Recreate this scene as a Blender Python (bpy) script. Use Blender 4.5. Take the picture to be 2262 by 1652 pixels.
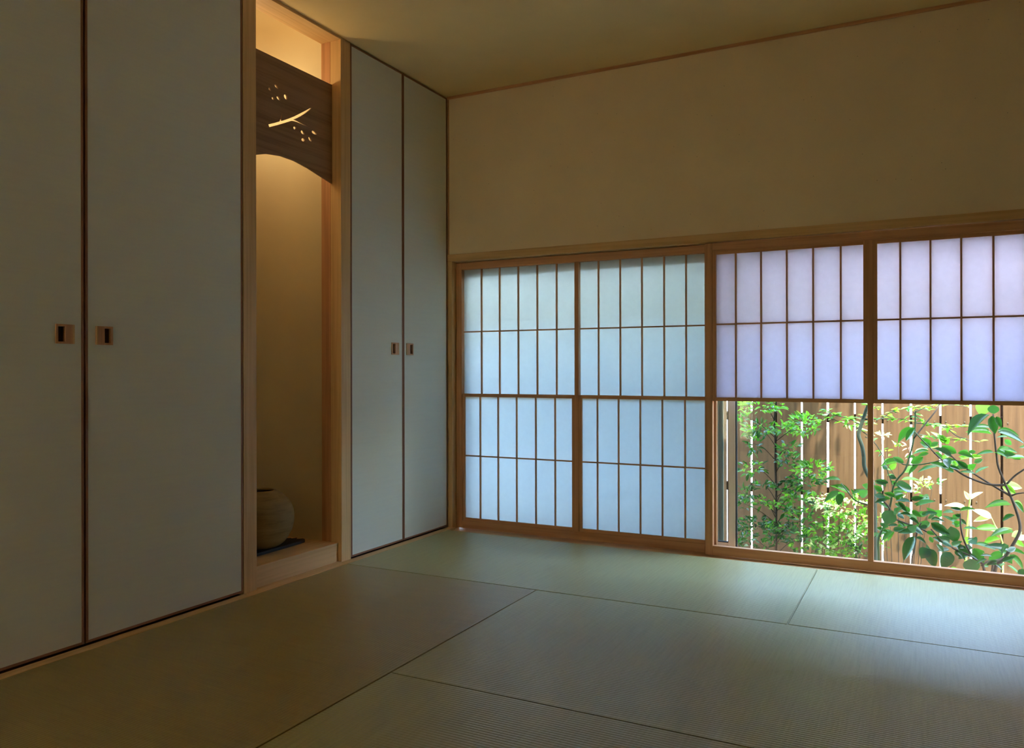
import bpy, bmesh, math, random
from mathutils import Vector, Matrix, Euler
random.seed(7)
sc = bpy.context.scene
C = sc.collection
for o in list(bpy.data.objects):
    bpy.data.objects.remove(o)

# ------------------------------------------------------------------ camera
F, YAW, ROLL, CPOS = 1769.90, 0.476645, -0.0017518, Vector((2.37935, -3.82655, 0.87134))
CX, CY = 1131.0, 819.69
FWD = Vector((-math.sin(YAW), math.cos(YAW), 0))
R0 = Vector((math.cos(YAW), math.sin(YAW), 0))
U0 = Vector((0, 0, 1))
RT = R0 * math.cos(ROLL) + U0 * math.sin(ROLL)
UP = -R0 * math.sin(ROLL) + U0 * math.cos(ROLL)
cam = bpy.data.cameras.new('camera')
cam.sensor_width = 36.0
cam.lens = 36.0 * F / 2262
cam.shift_y = -6.31 / 2262
cam.clip_start = 0.05
co = bpy.data.objects.new('camera', cam)
C.objects.link(co)
m = Matrix.Identity(4)
for i in range(3):
    m[i][0], m[i][1], m[i][2], m[i][3] = RT[i], UP[i], -FWD[i], CPOS[i]
co.matrix_world = m
sc.camera = co


def at(px, py, y):
    """world point on the vertical plane at depth y that the photograph shows at (px, py)"""
    d = FWD + (px - CX) / F * RT - (py - CY) / F * UP
    return CPOS + d * ((y - CPOS.y) / d.y)


# ------------------------------------------------------------------ light
SUN_DIR = Vector((0.23, -0.265, 0.93)).normalized()
w = bpy.data.worlds.new('world')
sc.world = w
w.use_nodes = True
nt = w.node_tree
sky = nt.nodes.new('ShaderNodeTexSky')
sky.sky_type = 'NISHITA'
sky.sun_disc = False
sky.sun_elevation = math.asin(SUN_DIR.z)
sky.sun_rotation = math.atan2(SUN_DIR.x, SUN_DIR.y)
sky.air_density = 1.0
sky.dust_density = 1.5
bg = nt.nodes['Background']
tint = nt.nodes.new('ShaderNodeMix')
tint.data_type = 'RGBA'
tint.blend_type = 'MULTIPLY'
tint.inputs['Factor'].default_value = 1.0
tint.inputs[7].default_value = (1.0, 1.02, 1.03, 1)
nt.links.new(sky.outputs[0], tint.inputs[6])
nt.links.new(tint.outputs[2], bg.inputs[0])
bg.inputs[1].default_value = 2.35
sun = bpy.data.lights.new('sun', 'SUN')
sun.energy = 10.0
sun.angle = math.radians(1.2)
sun.color = (1.0, 0.92, 0.80)
so = bpy.data.objects.new('sun', sun)
C.objects.link(so)
so.rotation_euler = (-SUN_DIR).to_track_quat('-Z', 'Y').to_euler()
so.location = (3, 2, 6)
sc.view_settings.view_transform = 'Standard'
sc.view_settings.look = 'None'
sc.view_settings.gamma = 1.0
sc.view_settings.use_curve_mapping = False
sc.view_settings.exposure = 1.6
BULB = 18.0
try:
    sc.cycles.max_bounces = 12
    sc.cycles.diffuse_bounces = 8
    sc.cycles.transparent_max_bounces = 16
    sc.cycles.sample_clamp_indirect = 6.0
except Exception:
    pass


# ------------------------------------------------------------------ materials
def mat(name):
    mm = bpy.data.materials.new(name)
    mm.use_nodes = True
    return mm, mm.node_tree, mm.node_tree.nodes['Principled BSDF']


def simple(name, col, rough=0.6, spec=0.3, metal=0.0):
    mm, n, b = mat(name)
    b.inputs['Base Color'].default_value = (*col, 1)
    b.inputs['Roughness'].default_value = rough
    b.inputs['Specular IOR Level'].default_value = spec
    b.inputs['Metallic'].default_value = metal
    return mm


def coords(n, scale, kind='Object'):
    tc = n.nodes.new('ShaderNodeTexCoord')
    mp = n.nodes.new('ShaderNodeMapping')
    mp.inputs['Scale'].default_value = scale
    n.links.new(tc.outputs[kind], mp.inputs['Vector'])
    return mp.outputs[0]


def noise(n, vec, scale, detail=3.0, rough=0.55):
    t = n.nodes.new('ShaderNodeTexNoise')
    t.inputs['Scale'].default_value = scale
    t.inputs['Detail'].default_value = detail
    t.inputs['Roughness'].default_value = rough
    n.links.new(vec, t.inputs['Vector'])
    return t.outputs['Fac']


def ramp(n, fac, stops):
    r = n.nodes.new('ShaderNodeValToRGB')
    els = r.color_ramp.elements
    while len(els) > 1:
        els.remove(els[-1])
    els[0].position, els[0].color = stops[0][0], (*stops[0][1], 1)
    for p, c in stops[1:]:
        e = els.new(p)
        e.color = (*c, 1)
    n.links.new(fac, r.inputs[0])
    return r.outputs[0]


def bump(n, b, h, strength=0.3, dist=0.001):
    bp = n.nodes.new('ShaderNodeBump')
    bp.inputs['Strength'].default_value = strength
    bp.inputs['Distance'].default_value = dist
    n.links.new(h, bp.inputs['Height'])
    n.links.new(bp.outputs[0], b.inputs['Normal'])


def wood(name, light, dark, axis, rough=0.5, fine=1.0):
    """straight-grained wood, grain running along the given axis"""
    mm, n, b = mat(name)
    s = [60.0 * fine] * 3
    s[axis] = 1.6
    v = coords(n, s)
    f = noise(n, v, 1.0, 4.0, 0.6)
    n.links.new(ramp(n, f, [(0.3, dark), (0.55, light), (0.75, [x * 1.08 for x in light])]), b.inputs['Base Color'])
    b.inputs['Roughness'].default_value = rough
    b.inputs['Specular IOR Level'].default_value = 0.35
    bump(n, b, f, 0.15, 0.0006)
    return mm


HL, HD = (0.70, 0.44, 0.195), (0.58, 0.34, 0.135)      # cypress
SL, SD = (0.62, 0.32, 0.155), (0.47, 0.225, 0.10)    # cedar
cyp = [wood('cypress_wood_' + 'xyz'[i], HL, HD, i) for i in range(3)]
ced = [wood('cedar_wood_' + 'xyz'[i], SL, SD, i) for i in range(3)]
rim = [wood('rim_wood_' + 'xyz'[i], (0.30, 0.135, 0.07), (0.22, 0.09, 0.045), i) for i in range(3)]
panel_wood = wood('paulownia_wood', (0.36, 0.21, 0.115), (0.24, 0.13, 0.068), 1, 0.55, 0.8)


def plaster(name, col, speck=True, b_str=0.12):
    mm, n, b = mat(name)
    v = coords(n, (1, 1, 1))
    big = noise(n, v, 3.0, 3)
    c = ramp(n, big, [(0.3, [x * 0.95 for x in col]), (0.7, [min(1, x * 1.03) for x in col])])
    if speck:
        vo = n.nodes.new('ShaderNodeTexVoronoi')
        vo.inputs['Scale'].default_value = 22.0
        n.links.new(v, vo.inputs['Vector'])
        k = ramp(n, vo.outputs['Distance'], [(0.030, (0.45, 0.43, 0.4)), (0.055, (1, 1, 1))])
        mx = n.nodes.new('ShaderNodeMix')
        mx.data_type = 'RGBA'
        mx.blend_type = 'MULTIPLY'
        mx.inputs['Factor'].default_value = 0.75
        n.links.new(c, mx.inputs[6])
        n.links.new(k, mx.inputs[7])
        c = mx.outputs[2]
    n.links.new(c, b.inputs['Base Color'])
    b.inputs['Roughness'].default_value = 0.9
    b.inputs['Specular IOR Level'].default_value = 0.15
    bump(n, b, noise(n, v, 160.0, 4), b_str, 0.001)
    return mm


wallm = plaster('wall_plaster', (0.86, 0.70, 0.47))
ceilm = plaster('ceiling_paper', (0.80, 0.60, 0.29), False, 0.06)
nichem = plaster('niche_plaster', (0.80, 0.68, 0.44), False, 0.2)
outm = plaster('outer_render', (0.55, 0.52, 0.47), False)


def paper_panel(name, col):
    mm, n, b = mat(name)
    v = coords(n, (3.0, 3.0, 90.0))
    f = noise(n, v, 1.0, 3)
    n.links.new(ramp(n, f, [(0.3, [x * 0.97 for x in col]), (0.7, col)]), b.inputs['Base Color'])
    b.inputs['Roughness'].default_value = 0.8
    b.inputs['Specular IOR Level'].default_value = 0.2
    bump(n, b, f, 0.25, 0.0008)
    return mm


doorpaper = paper_panel('door_paper', (0.74, 0.74, 0.64))


def washi(name, refl, trans):
    """shoji paper: part reflects, part passes light diffusely"""
    mm = bpy.data.materials.new(name)
    mm.use_nodes = True
    n = mm.node_tree
    n.nodes.remove(n.nodes['Principled BSDF'])
    out = n.nodes['Material Output']
    d = n.nodes.new('ShaderNodeBsdfDiffuse')
    t = n.nodes.new('ShaderNodeBsdfTranslucent')
    v = coords(n, (40.0, 40.0, 40.0))
    f = noise(n, v, 1.0, 5)
    for nd, c in ((d, refl), (t, trans)):
        n.links.new(ramp(n, f, [(0.35, [x * 0.97 for x in c]), (0.65, c)]), nd.inputs['Color'])
    a = n.nodes.new('ShaderNodeAddShader')
    n.links.new(d.outputs[0], a.inputs[0])
    n.links.new(t.outputs[0], a.inputs[1])
    n.links.new(a.outputs[0], out.inputs['Surface'])
    return mm


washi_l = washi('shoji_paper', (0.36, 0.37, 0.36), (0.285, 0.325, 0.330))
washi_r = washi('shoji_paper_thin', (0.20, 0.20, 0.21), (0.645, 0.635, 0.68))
washi_b = washi('fill_screen_paper_warm', (0.36, 0.34, 0.28), (0.53, 0.47, 0.34))  # warm paper for the added back window that fills the room with light


def glass_mat(name, tint):
    mm = bpy.data.materials.new(name)
    mm.use_nodes = True
    n = mm.node_tree
    n.nodes.remove(n.nodes['Principled BSDF'])
    out = n.nodes['Material Output']
    lw = n.nodes.new('ShaderNodeLayerWeight')
    pw = n.nodes.new('ShaderNodeMath')
    pw.operation = 'POWER'
    pw.inputs[1].default_value = 5.0
    n.links.new(lw.outputs['Facing'], pw.inputs[0])
    ma = n.nodes.new('ShaderNodeMath')
    ma.operation = 'MULTIPLY_ADD'
    ma.inputs[1].default_value = 0.92
    ma.inputs[2].default_value = 0.035
    n.links.new(pw.outputs[0], ma.inputs[0])
    tr = n.nodes.new('ShaderNodeBsdfTransparent')
    tr.inputs[0].default_value = (*tint, 1)
    gl = n.nodes.new('ShaderNodeBsdfGlossy')
    gl.inputs['Roughness'].default_value = 0.02
    mx = n.nodes.new('ShaderNodeMixShader')
    n.links.new(ma.outputs[0], mx.inputs[0])
    n.links.new(tr.outputs[0], mx.inputs[1])
    n.links.new(gl.outputs[0], mx.inputs[2])
    n.links.new(mx.outputs[0], out.inputs['Surface'])
    return mm


glassm = glass_mat('window_glass', (0.97, 0.985, 0.98))
alum = simple('window_aluminium', (0.78, 0.73, 0.68), 0.4, 0.5, 0.1)
alumg = simple('window_frame_greenish', (0.065, 0.095, 0.070), 0.6, 0.2)
rubber = simple('rubber_gasket', (0.015, 0.015, 0.017), 0.6)
shade_darkwood = simple('recess_shaded_dark_wood', (0.09, 0.05, 0.03), 0.8, 0.1)  # dark brown puts the shadow gap under the doors into the colour


def tatami(name, axis, base, dark):
    """woven rush: ribs run along the given axis, rush stalks across it"""
    mm, n, b = mat(name)
    tc = n.nodes.new('ShaderNodeTexCoord')
    sp = n.nodes.new('ShaderNodeSeparateXYZ')
    n.links.new(tc.outputs['Object'], sp.inputs[0])
    across = sp.outputs[1 - axis]
    a1 = n.nodes.new('ShaderNodeMath')
    a1.operation = 'MULTIPLY'
    a1.inputs[1].default_value = math.pi / 0.0115
    n.links.new(across, a1.inputs[0])
    s1 = n.nodes.new('ShaderNodeMath')
    s1.operation = 'SINE'
    n.links.new(a1.outputs[0], s1.inputs[0])
    ab = n.nodes.new('ShaderNodeMath')
    ab.operation = 'ABSOLUTE'
    n.links.new(s1.outputs[0], ab.inputs[0])
    s = [87.0, 87.0, 87.0]
    s[axis] = 520.0
    stalk = noise(n, coords(n, s), 1.0, 2)
    s2 = [6, 6, 6]
    s2[axis] = 150.0
    band = noise(n, coords(n, s2), 1.0, 3)
    ad = n.nodes.new('ShaderNodeMath')
    ad.operation = 'MULTIPLY_ADD'
    ad.inputs[1].default_value = 0.45
    n.links.new(stalk, ad.inputs[0])
    n.links.new(ab.outputs[0], ad.inputs[2])
    m2 = n.nodes.new('ShaderNodeMath')
    m2.operation = 'MULTIPLY_ADD'
    m2.inputs[1].default_value = 0.6
    n.links.new(stalk, m2.inputs[0])
    n.links.new(band, m2.inputs[2])
    n.links.new(ramp(n, m2.outputs[0], [(0.45, dark), (0.95, base)]), b.inputs['Base Color'])
    b.inputs['Roughness'].default_value = 0.37
    b.inputs['Specular IOR Level'].default_value = 0.75
    bump(n, b, ad.outputs[0], 0.6, 0.0011)
    return mm


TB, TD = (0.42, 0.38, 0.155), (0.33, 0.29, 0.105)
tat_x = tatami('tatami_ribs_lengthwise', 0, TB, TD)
tat_y = tatami('tatami_crosswise_sheen_brown', 1, (0.37, 0.275, 0.090), (0.29, 0.21, 0.062))  # browner base colour stands in for the different sheen of turned ribs


def leafmat(name, c0, c1, tr, rough=0.35, mixf=0.4):
    mm = bpy.data.materials.new(name)
    mm.use_nodes = True
    n = mm.node_tree
    b = n.nodes['Principled BSDF']
    out = n.nodes['Material Output']
    oi = n.nodes.new('ShaderNodeObjectInfo')
    n.links.new(ramp(n, oi.outputs['Random'], [(0.0, c0), (1.0, c1)]), b.inputs['Base Color'])
    b.inputs['Roughness'].default_value = rough
    b.inputs['Specular IOR Level'].default_value = 0.5
    t = n.nodes.new('ShaderNodeBsdfTranslucent')
    t.inputs[0].default_value = (*tr, 1)
    mx = n.nodes.new('ShaderNodeMixShader')
    mx.inputs[0].default_value = mixf
    n.links.new(b.outputs[0], mx.inputs[1])
    n.links.new(t.outputs[0], mx.inputs[2])
    n.links.new(mx.outputs[0], out.inputs['Surface'])
    v = coords(n, (1, 1, 1))
    wv = n.nodes.new('ShaderNodeTexWave')
    wv.bands_direction = 'Y'
    wv.inputs['Scale'].default_value = 2.6
    n.links.new(v, wv.inputs['Vector'])
    bump(n, b, wv.outputs['Fac'], 0.10, 0.0012)
    return mm


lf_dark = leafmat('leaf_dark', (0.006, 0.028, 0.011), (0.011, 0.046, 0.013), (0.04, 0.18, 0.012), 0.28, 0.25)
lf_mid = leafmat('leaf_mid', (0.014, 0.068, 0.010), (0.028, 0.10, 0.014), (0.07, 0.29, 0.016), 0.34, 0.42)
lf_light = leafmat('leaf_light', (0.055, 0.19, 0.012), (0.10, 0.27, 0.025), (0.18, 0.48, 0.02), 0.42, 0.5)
lf_pale = leafmat('leaf_sun_pale', (0.40, 0.52, 0.22), (0.52, 0.60, 0.32), (0.5, 0.7, 0.18), 0.35, 0.35)  # very pale green stands in for white sun highlights on leaves
lf_yellow = leafmat('leaf_yellow', (0.42, 0.34, 0.05), (0.5, 0.36, 0.08), (0.5, 0.42, 0.05), 0.5, 0.4)
lf_red = leafmat('leaf_red', (0.45, 0.2, 0.15), (0.5, 0.25, 0.2), (0.6, 0.3, 0.2), 0.5, 0.4)
bark_d = simple('bark_dark', (0.022, 0.017, 0.012), 0.85, 0.1)
bark_g = simple('bark_grey_green', (0.045, 0.062, 0.044), 0.8, 0.12)
stem_b = simple('stem_brown_grey', (0.055, 0.042, 0.030), 0.8, 0.12)
stem_g = simple('stem_green', (0.038, 0.065, 0.022), 0.6, 0.2)
stem_l = simple('stem_bright_green', (0.34, 0.55, 0.08), 0.5)


# ------------------------------------------------------------------ mesh helpers
def bx(bm, x0, x1, y0, y1, z0, z1, bev=0.0):
    r = bmesh.ops.create_cube(bm, size=1.0)
    vs = r['verts']
    for v in vs:
        v.co = Vector((x0 + (v.co.x + .5) * (x1 - x0), y0 + (v.co.y + .5) * (y1 - y0), z0 + (v.co.z + .5) * (z1 - z0)))
    if bev > 0:
        es = list({e for v in vs for e in v.link_edges})
        bmesh.ops.bevel(bm, geom=es, offset=bev, segments=1, affect='EDGES')


def link(o, parent=None):
    C.objects.link(o)
    if parent is not None:
        o.parent = parent
        r = parent
        pm = Matrix.Identity(4)
        while r is not None:
            if r.type == 'EMPTY':
                pm = Matrix.Translation(r.location)
            r = r.parent
        if parent.type == 'EMPTY' and parent.parent is None:
            o.matrix_parent_inverse = Matrix.Translation(-parent.location)
    return o


def obj(name, bm, material, parent=None, smooth=False):
    me = bpy.data.meshes.new(name)
    if smooth:
        for f in bm.faces:
            f.smooth = True
    bm.to_mesh(me)
    bm.free()
    me.materials.append(material)
    return link(bpy.data.objects.new(name, me), parent)


def box(name, material, ext, parent=None, bev=0.0):
    bm = bmesh.new()
    bx(bm, *ext, bev)
    return obj(name, bm, material, parent)


def thing(name, loc, label, cat, group=None, kind='thing'):
    o = bpy.data.objects.new(name, None)
    o.location = loc
    o.empty_display_size = 0.1
    C.objects.link(o)
    return tag(o, label, cat, group, kind)


def tag(o, label, cat, group=None, kind='thing'):
    o['label'] = label
    o['category'] = cat
    if group:
        o['group'] = group
    if kind:
        o['kind'] = kind
    return o


def struct(o, label=None):
    o['kind'] = 'structure'
    if label:
        o['label'] = label
    return o


def catmull(pts, k=4):
    if len(pts) < 3:
        return [Vector(p) for p in pts]
    P = [Vector(p) for p in pts]
    P = [P[0] * 2 - P[1]] + P + [P[-1] * 2 - P[-2]]
    out = []
    for i in range(1, len(P) - 2):
        a, b, c, d = P[i - 1:i + 3]
        for s in range(k):
            t = s / k
            out.append(0.5 * ((2 * b) + (c - a) * t + (2 * a - 5 * b + 4 * c - d) * t * t + (3 * b - a - 3 * c + d) * t ** 3))
    out.append(P[-2])
    return out


def tube(bm, pts, r0, r1, n=6, k=4):
    P = catmull(pts, k)
    rings = []
    for i, q in enumerate(P):
        d = (P[min(i + 1, len(P) - 1)] - P[max(i - 1, 0)]).normalized()
        a = d.cross(Vector((0.3, 1, 0.1))).normalized()
        b = d.cross(a)
        r = r0 + (r1 - r0) * i / (len(P) - 1)
        rings.append([bm.verts.new(q + (a * math.cos(2 * math.pi * j / n) + b * math.sin(2 * math.pi * j / n)) * r) for j in range(n)])
    for i in range(len(rings) - 1):
        for j in range(n):
            bm.faces.new((rings[i][j], rings[i][(j + 1) % n], rings[i + 1][(j + 1) % n], rings[i + 1][j]))
    bm.faces.new(rings[0][::-1])
    bm.faces.new(rings[-1])


def prism(bm, pts, x0, x1, ax=0):
    """extrude a closed outline of (u, v) pairs between x0 and x1 along axis ax"""
    def mk(x, u, v):
        return Vector((x, u, v)) if ax == 0 else Vector((u, x, v)) if ax == 1 else Vector((u, v, x))
    a = [bm.verts.new(mk(x0, u, v)) for u, v in pts]
    b = [bm.verts.new(mk(x1, u, v)) for u, v in pts]
    n = len(pts)
    for i in range(n):
        bm.faces.new((a[i], a[(i + 1) % n], b[(i + 1) % n], b[i]))
    bm.faces.new(a[::-1])
    bm.faces.new(b)
    bmesh.ops.recalc_face_normals(bm, faces=bm.faces)


# ------------------------------------------------------------------ room shell
RX, BY, CZ = 3.90, -4.75, 2.405
box('floor', simple('floor_board', (0.35, 0.25, 0.16)), (-0.6, RX + .1, BY - .1, 0.0, -0.14, -0.05))
struct(bpy.data.objects['floor'], 'wooden sub-floor under the woven mats')
o = box('ceiling', ceilm, (-0.035, RX + .1, BY - .1, 0.12, CZ, CZ + 0.03))
struct(o, 'olive beige papered ceiling')
bm = bmesh.new()
bx(bm, -0.04, RX, 0.0, 0.12, 1.515, CZ)
bx(bm, 2.96, RX, 0.0, 0.12, -0.6, 1.515)
bx(bm, -0.12, 0.0, 0.0, 0.12, -0.6, CZ)
bx(bm, -0.12, RX, 0.0, 0.12, -0.6, -0.06)
struct(obj('wall_window', bm, wallm), 'beige speckled plaster wall above the low paper-screen window')
dimwall = wood('bounce_dimming_timber', (0.20, 0.135, 0.08), (0.15, 0.10, 0.06), 2)  # unseen walls given a dark lining to reduce bounced light in the room
struct(box('wall_right', dimwall, (RX, RX + .1, BY - .1, 0.12, -0.14, CZ)), 'unseen side wall opposite the closets, made dark to cut bounced light')
bm = bmesh.new()
WX0, WX1, WZ0, WZ1 = 0.05, 0.75, 0.10, 1.60
bx(bm, -0.12, WX0, BY - .1, BY, -0.14, CZ)
bx(bm, WX1, RX, BY - .1, BY, -0.14, CZ)
bx(bm, WX0, WX1, BY - .1, BY, -0.14, WZ0)
bx(bm, WX0, WX1, BY - .1, BY, WZ1, CZ)
struct(obj('wall_back', bm, dimwall), 'unseen wall at the back of the room, made dark to cut bounced light')
win2 = thing('fill_window', ((WX0 + WX1) / 2, BY - .05, WZ0), 'paper screen window added in the unseen back wall to fill the room with light', 'window', None, 'structure')  # added unseen window, a warm fill light for surfaces facing the back
for a, b in ((WX0, WX0 + .03), (WX1 - .03, WX1)):
    box('stile', ced[2], (a, b, BY - .07, BY - .03, WZ0, WZ1), win2)
for a, b in ((WZ0, WZ0 + .03), (WZ1 - .03, WZ1)):
    box('rail', ced[0], (WX0 + .03, WX1 - .03, BY - .07, BY - .03, a, b), win2)
for i in range(1, 10):
    x = WX0 + (WX1 - WX0) * i / 10
    box('muntin', ced[2], (x - .004, x + .004, BY - .06, BY - .045, WZ0 + .03, WZ1 - .03), win2)
box('paper_pane', washi_b, (WX0 + .03, WX1 - .03, BY - .0615, BY - .061, WZ0 + .03, WZ1 - .03), win2)
bm = bmesh.new()
bx(bm, -0.14, -0.034, BY, -1.516, -0.14, 2.7)
bx(bm, -0.14, -0.034, -0.855, 0.0, -0.14, 2.7)
bx(bm, -0.14, -0.0, -1.516, -0.855, 2.44, 2.7)
struct(obj('wall_left', bm, wallm), 'wall behind the papered closet doors')
# tracks, posts and trims
tr = []
tr.append(('trim_1', cyp[1], (0.003, 0.045, -4.75, -0.0, -0.05, 0.0), 'pale wooden floor track under the papered closet doors'))
tr.append(('trim_15', shade_darkwood, (-0.034, 0.0028, -4.75, -1.5165, -0.05, -0.005), 'sliding groove under the wide closet doors, coloured dark as a shadow gap'))
tr.append(('trim_16', shade_darkwood, (-0.034, 0.0028, -0.8545, -0.009, -0.05, -0.005), 'sliding groove under the narrow closet doors, coloured dark as a shadow gap'))
tr.append(('trim_17', cyp[1], (-0.0199, 0.0028, -1.446, -0.923, -0.05, 0.0), 'wooden threshold strip before the alcove step'))
tr.append(('trim_2', cyp[0], (0.0, 2.96, -0.082, 0.118, -0.058, -0.012), 'pale wooden sill track under the paper screens'))
tr.append(('trim_3', cyp[0], (0.0, 2.99, -0.006, 0.076, 1.4835, 1.523), 'pale wooden head rail above the paper screens'))
tr.append(('trim_4', cyp[2], (0.0005, 0.029, -0.004, 0.075, -0.05, 1.523), 'slim wooden corner post beside the paper screens'))
tr.append(('trim_5', ced[2], (0.0005, 0.010, -0.004, 0.0, 1.523, 2.393), 'thin reddish corner bead above the corner post'))
tr.append(('trim_6', ced[0], (0.0005, RX, -0.011, 0.0, 2.3905, CZ), 'thin reddish ceiling bead along the window wall'))
tr.append(('trim_7', cyp[2], (2.886, 2.99, -0.004, 0.075, -0.05, 1.523), 'slim wooden jamb post at the far end of the paper screens'))
tr.append(('trim_8', cyp[2], (-0.062, 0.0, -1.516, -1.446, -0.05, CZ), 'square wooden post between tall closet door and alcove'))
tr.append(('trim_9', cyp[2], (-0.062, 0.0, -0.923, -0.855, -0.05, CZ), 'square wooden post between alcove and narrow closet doors'))
tr.append(('trim_10', ced[2], (-0.116, -0.062, -0.923, -0.900, 0.08, 2.402), 'reddish jamb board inside the alcove on the window side'))
tr.append(('trim_11', ced[2], (-0.116, -0.062, -1.469, -1.446, 0.08, 2.402), 'reddish jamb board inside the alcove on the door side'))
tr.append(('trim_12', cyp[1], (-0.116, 0.0, -1.4465, -0.9225, 2.393, 2.44), 'wooden lintel board over the alcove'))
tr.append(('trim_13', cyp[1], (-0.05, -0.020, -1.446, -0.923, -0.05, 0.083), 'grained wooden front step of the alcove'))
for nme, mt, ex, lb in tr:
    struct(box(nme, mt, ex, None, 0.0012), lb)
bm = bmesh.new()
bx(bm, -0.1172, -0.0202, -1.446, -0.923, 0.060, 0.0845)
bx(bm, -0.50, -0.1172, -1.50, -0.88, 0.060, 0.0845)
struct(obj('trim_14', bm, cyp[1]), 'wooden alcove shelf board carrying the jar')

# alcove shell: plaster carried round the corners
pts = []
yb0, yb1, xb, rr = -1.450, -0.919, -0.47, 0.15
pts.append((-0.116, yb1))
for i in range(13):
    a = i / 12 * math.pi / 2
    pts.append((xb + rr - rr * math.sin(a), yb1 - rr + rr * math.cos(a)))
for i in range(13):
    a = i / 12 * math.pi / 2
    pts.append((xb + rr - rr * math.cos(a), yb0 + rr - rr * math.sin(a)))
pts.append((-0.116, yb0))
bm = bmesh.new()
zs = [0.075 + (2.50 - 0.075) * i / 10 for i in range(11)]
cxn, cyn = -0.20, (yb0 + yb1) / 2
rows = [[bm.verts.new((x, y, z)) for x, y in pts] for z in zs]
for i in range(1, 9):
    a = i / 8 * math.pi / 2
    s = 1 - (1 - math.cos(a)) * 0.42
    rows.append([bm.verts.new((-0.116 + (x + 0.116) * s, cyn + (y - cyn) * s, 2.50 + 0.14 * math.sin(a))) for x, y in pts])
for a, b in zip(rows, rows[1:]):
    for i in range(len(pts) - 1):
        bm.faces.new((a[i], b[i], b[i + 1], a[i + 1]))
bm.faces.new(rows[-1])
bm.faces.new([r[0] for r in rows[10:]] + [r[-1] for r in rows[10:]][::-1])
bmesh.ops.recalc_face_normals(bm, faces=bm.faces)
struct(obj('wall_alcove', bm, nichem, None, True), 'rounded beige plaster inside of the alcove')

# ------------------------------------------------------------------ tatami mats
mats = [
    (tat_x, 0.0465, 1.9552, -0.9455, -0.080, 'sage green rush mat in the corner under the closed paper screens'),
    (tat_x, 1.957, 3.895, -0.9455, -0.080, 'brightly lit rush mat under the open garden window'),
    (tat_y, 0.0465, 1.0012, -2.860, -0.947, 'rush mat tinted olive brown for its rib sheen, running along the closet doors'),
    (tat_x, 1.0025, 2.951, -1.9275, -0.947, 'large rush mat in mid-floor beside the olive mat, lit along its window edge'),
    (tat_x, 2.953, 3.895, -1.926, -0.947, 'small rush mat by the side wall in front of the brightly lit mat'),
    (tat_x, 1.0025, 2.951, -2.905, -1.929, 'dim rush mat nearest the camera with wide visible ribs'),
    (tat_x, 2.953, 3.895, -2.905, -1.929, 'small rush mat by the side wall near the camera'),
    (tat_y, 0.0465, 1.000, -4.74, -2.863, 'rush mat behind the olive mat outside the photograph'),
    (tat_x, 1.003, 2.450, -4.74, -2.908, 'rush mat under the camera'),
    (tat_x, 2.453, 3.895, -4.74, -2.908, 'rush mat in the corner behind the camera'),
]
for mt, x0, x1, y0, y1, lb in mats:
    bm = bmesh.new()
    bx(bm, x0, x1, y0, y1, -0.05, 0.0)
    es = [e for e in bm.edges if all(abs(v.co.z) < 1e-4 for v in e.verts)]
    bmesh.ops.bevel(bm, geom=es, offset=0.0028, segments=2, affect='EDGES')
    tag(obj('tatami_mat', bm, mt), lb, 'mat', 'woven rush floor mats')


# ------------------------------------------------------------------ papered closet doors
def closet_door(y0, y1, hy0, hz0, slot_far, label):
    t = thing('closet_door', (0, (y0 + y1) / 2, 0.004), label, 'sliding door', 'papered closet doors')
    z0, z1, f = 0.0055, 2.399, 0.0085
    hs = 0.0605
    bm = bmesh.new()
    # paper face with an opening for the pull
    ys = [y0 + f, hy0 + .002, hy0 + hs - .002, y1 - f]
    zz = [z0 + f, hz0 + .002, hz0 + hs - .002, z1 - f]
    g = [[bm.verts.new((-0.0015, y, z)) for z in zz] for y in ys]
    for i in range(3):
        for j in range(3):
            if (i, j) != (1, 1):
                bm.faces.new((g[i][j], g[i + 1][j], g[i + 1][j + 1], g[i][j + 1]))
    bx(bm, -0.030, -0.016, y0 + f, y1 - f, z0 + f, z1 - f)
    obj('paper_panel', bm, doorpaper, t)
    for a, b in ((y0, y0 + f), (y1 - f, y1)):
        box('stile', rim[2], (-0.030, 0.0, a, b, z0, z1), t, 0.001)
    for a, b in ((z0, z0 + f), (z1 - f, z1)):
        box('rail', rim[1], (-0.030, 0.0, y0 + f, y1 - f, a, b), t, 0.001)
    # recessed square pull
    bm = bmesh.new()
    u0, u1, v0, v1 = hy0, hy0 + hs, hz0, hz0 + hs
    if slot_far:
        s0, s1 = u0 + hs * 0.50, u0 + hs * 0.88
    else:
        s0, s1 = u0 + hs * 0.12, u0 + hs * 0.50
    t0, t1 = v0 + hs * 0.11, v0 + hs * 0.89
    bx(bm, -0.010, 0.0022, u0, s0, v0, v1)
    bx(bm, -0.010, 0.0022, s1, u1, v0, v1)
    bx(bm, -0.010, 0.0022, s0, s1, v0, t0)
    bx(bm, -0.010, 0.0022, s0, s1, t1, v1)
    h = obj('pull_handle', bm, ced[2], t)
    bm = bmesh.new()
    bx(bm, -0.0155, -0.013, s0 - .004, s1 + .004, t0 - .004, t1 + .004)
    obj('pull_recess', bm, shade_darkwood, h)
    bm = bmesh.new()
    if slot_far:
        bx(bm, 0.0022, 0.0032, u0, u0 + .006, v0, v1)
    else:
        bx(bm, 0.0022, 0.0032, u1 - .006, u1, v0, v1)
    obj('pull_bead', bm, cyp[2], h)
    return t


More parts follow.
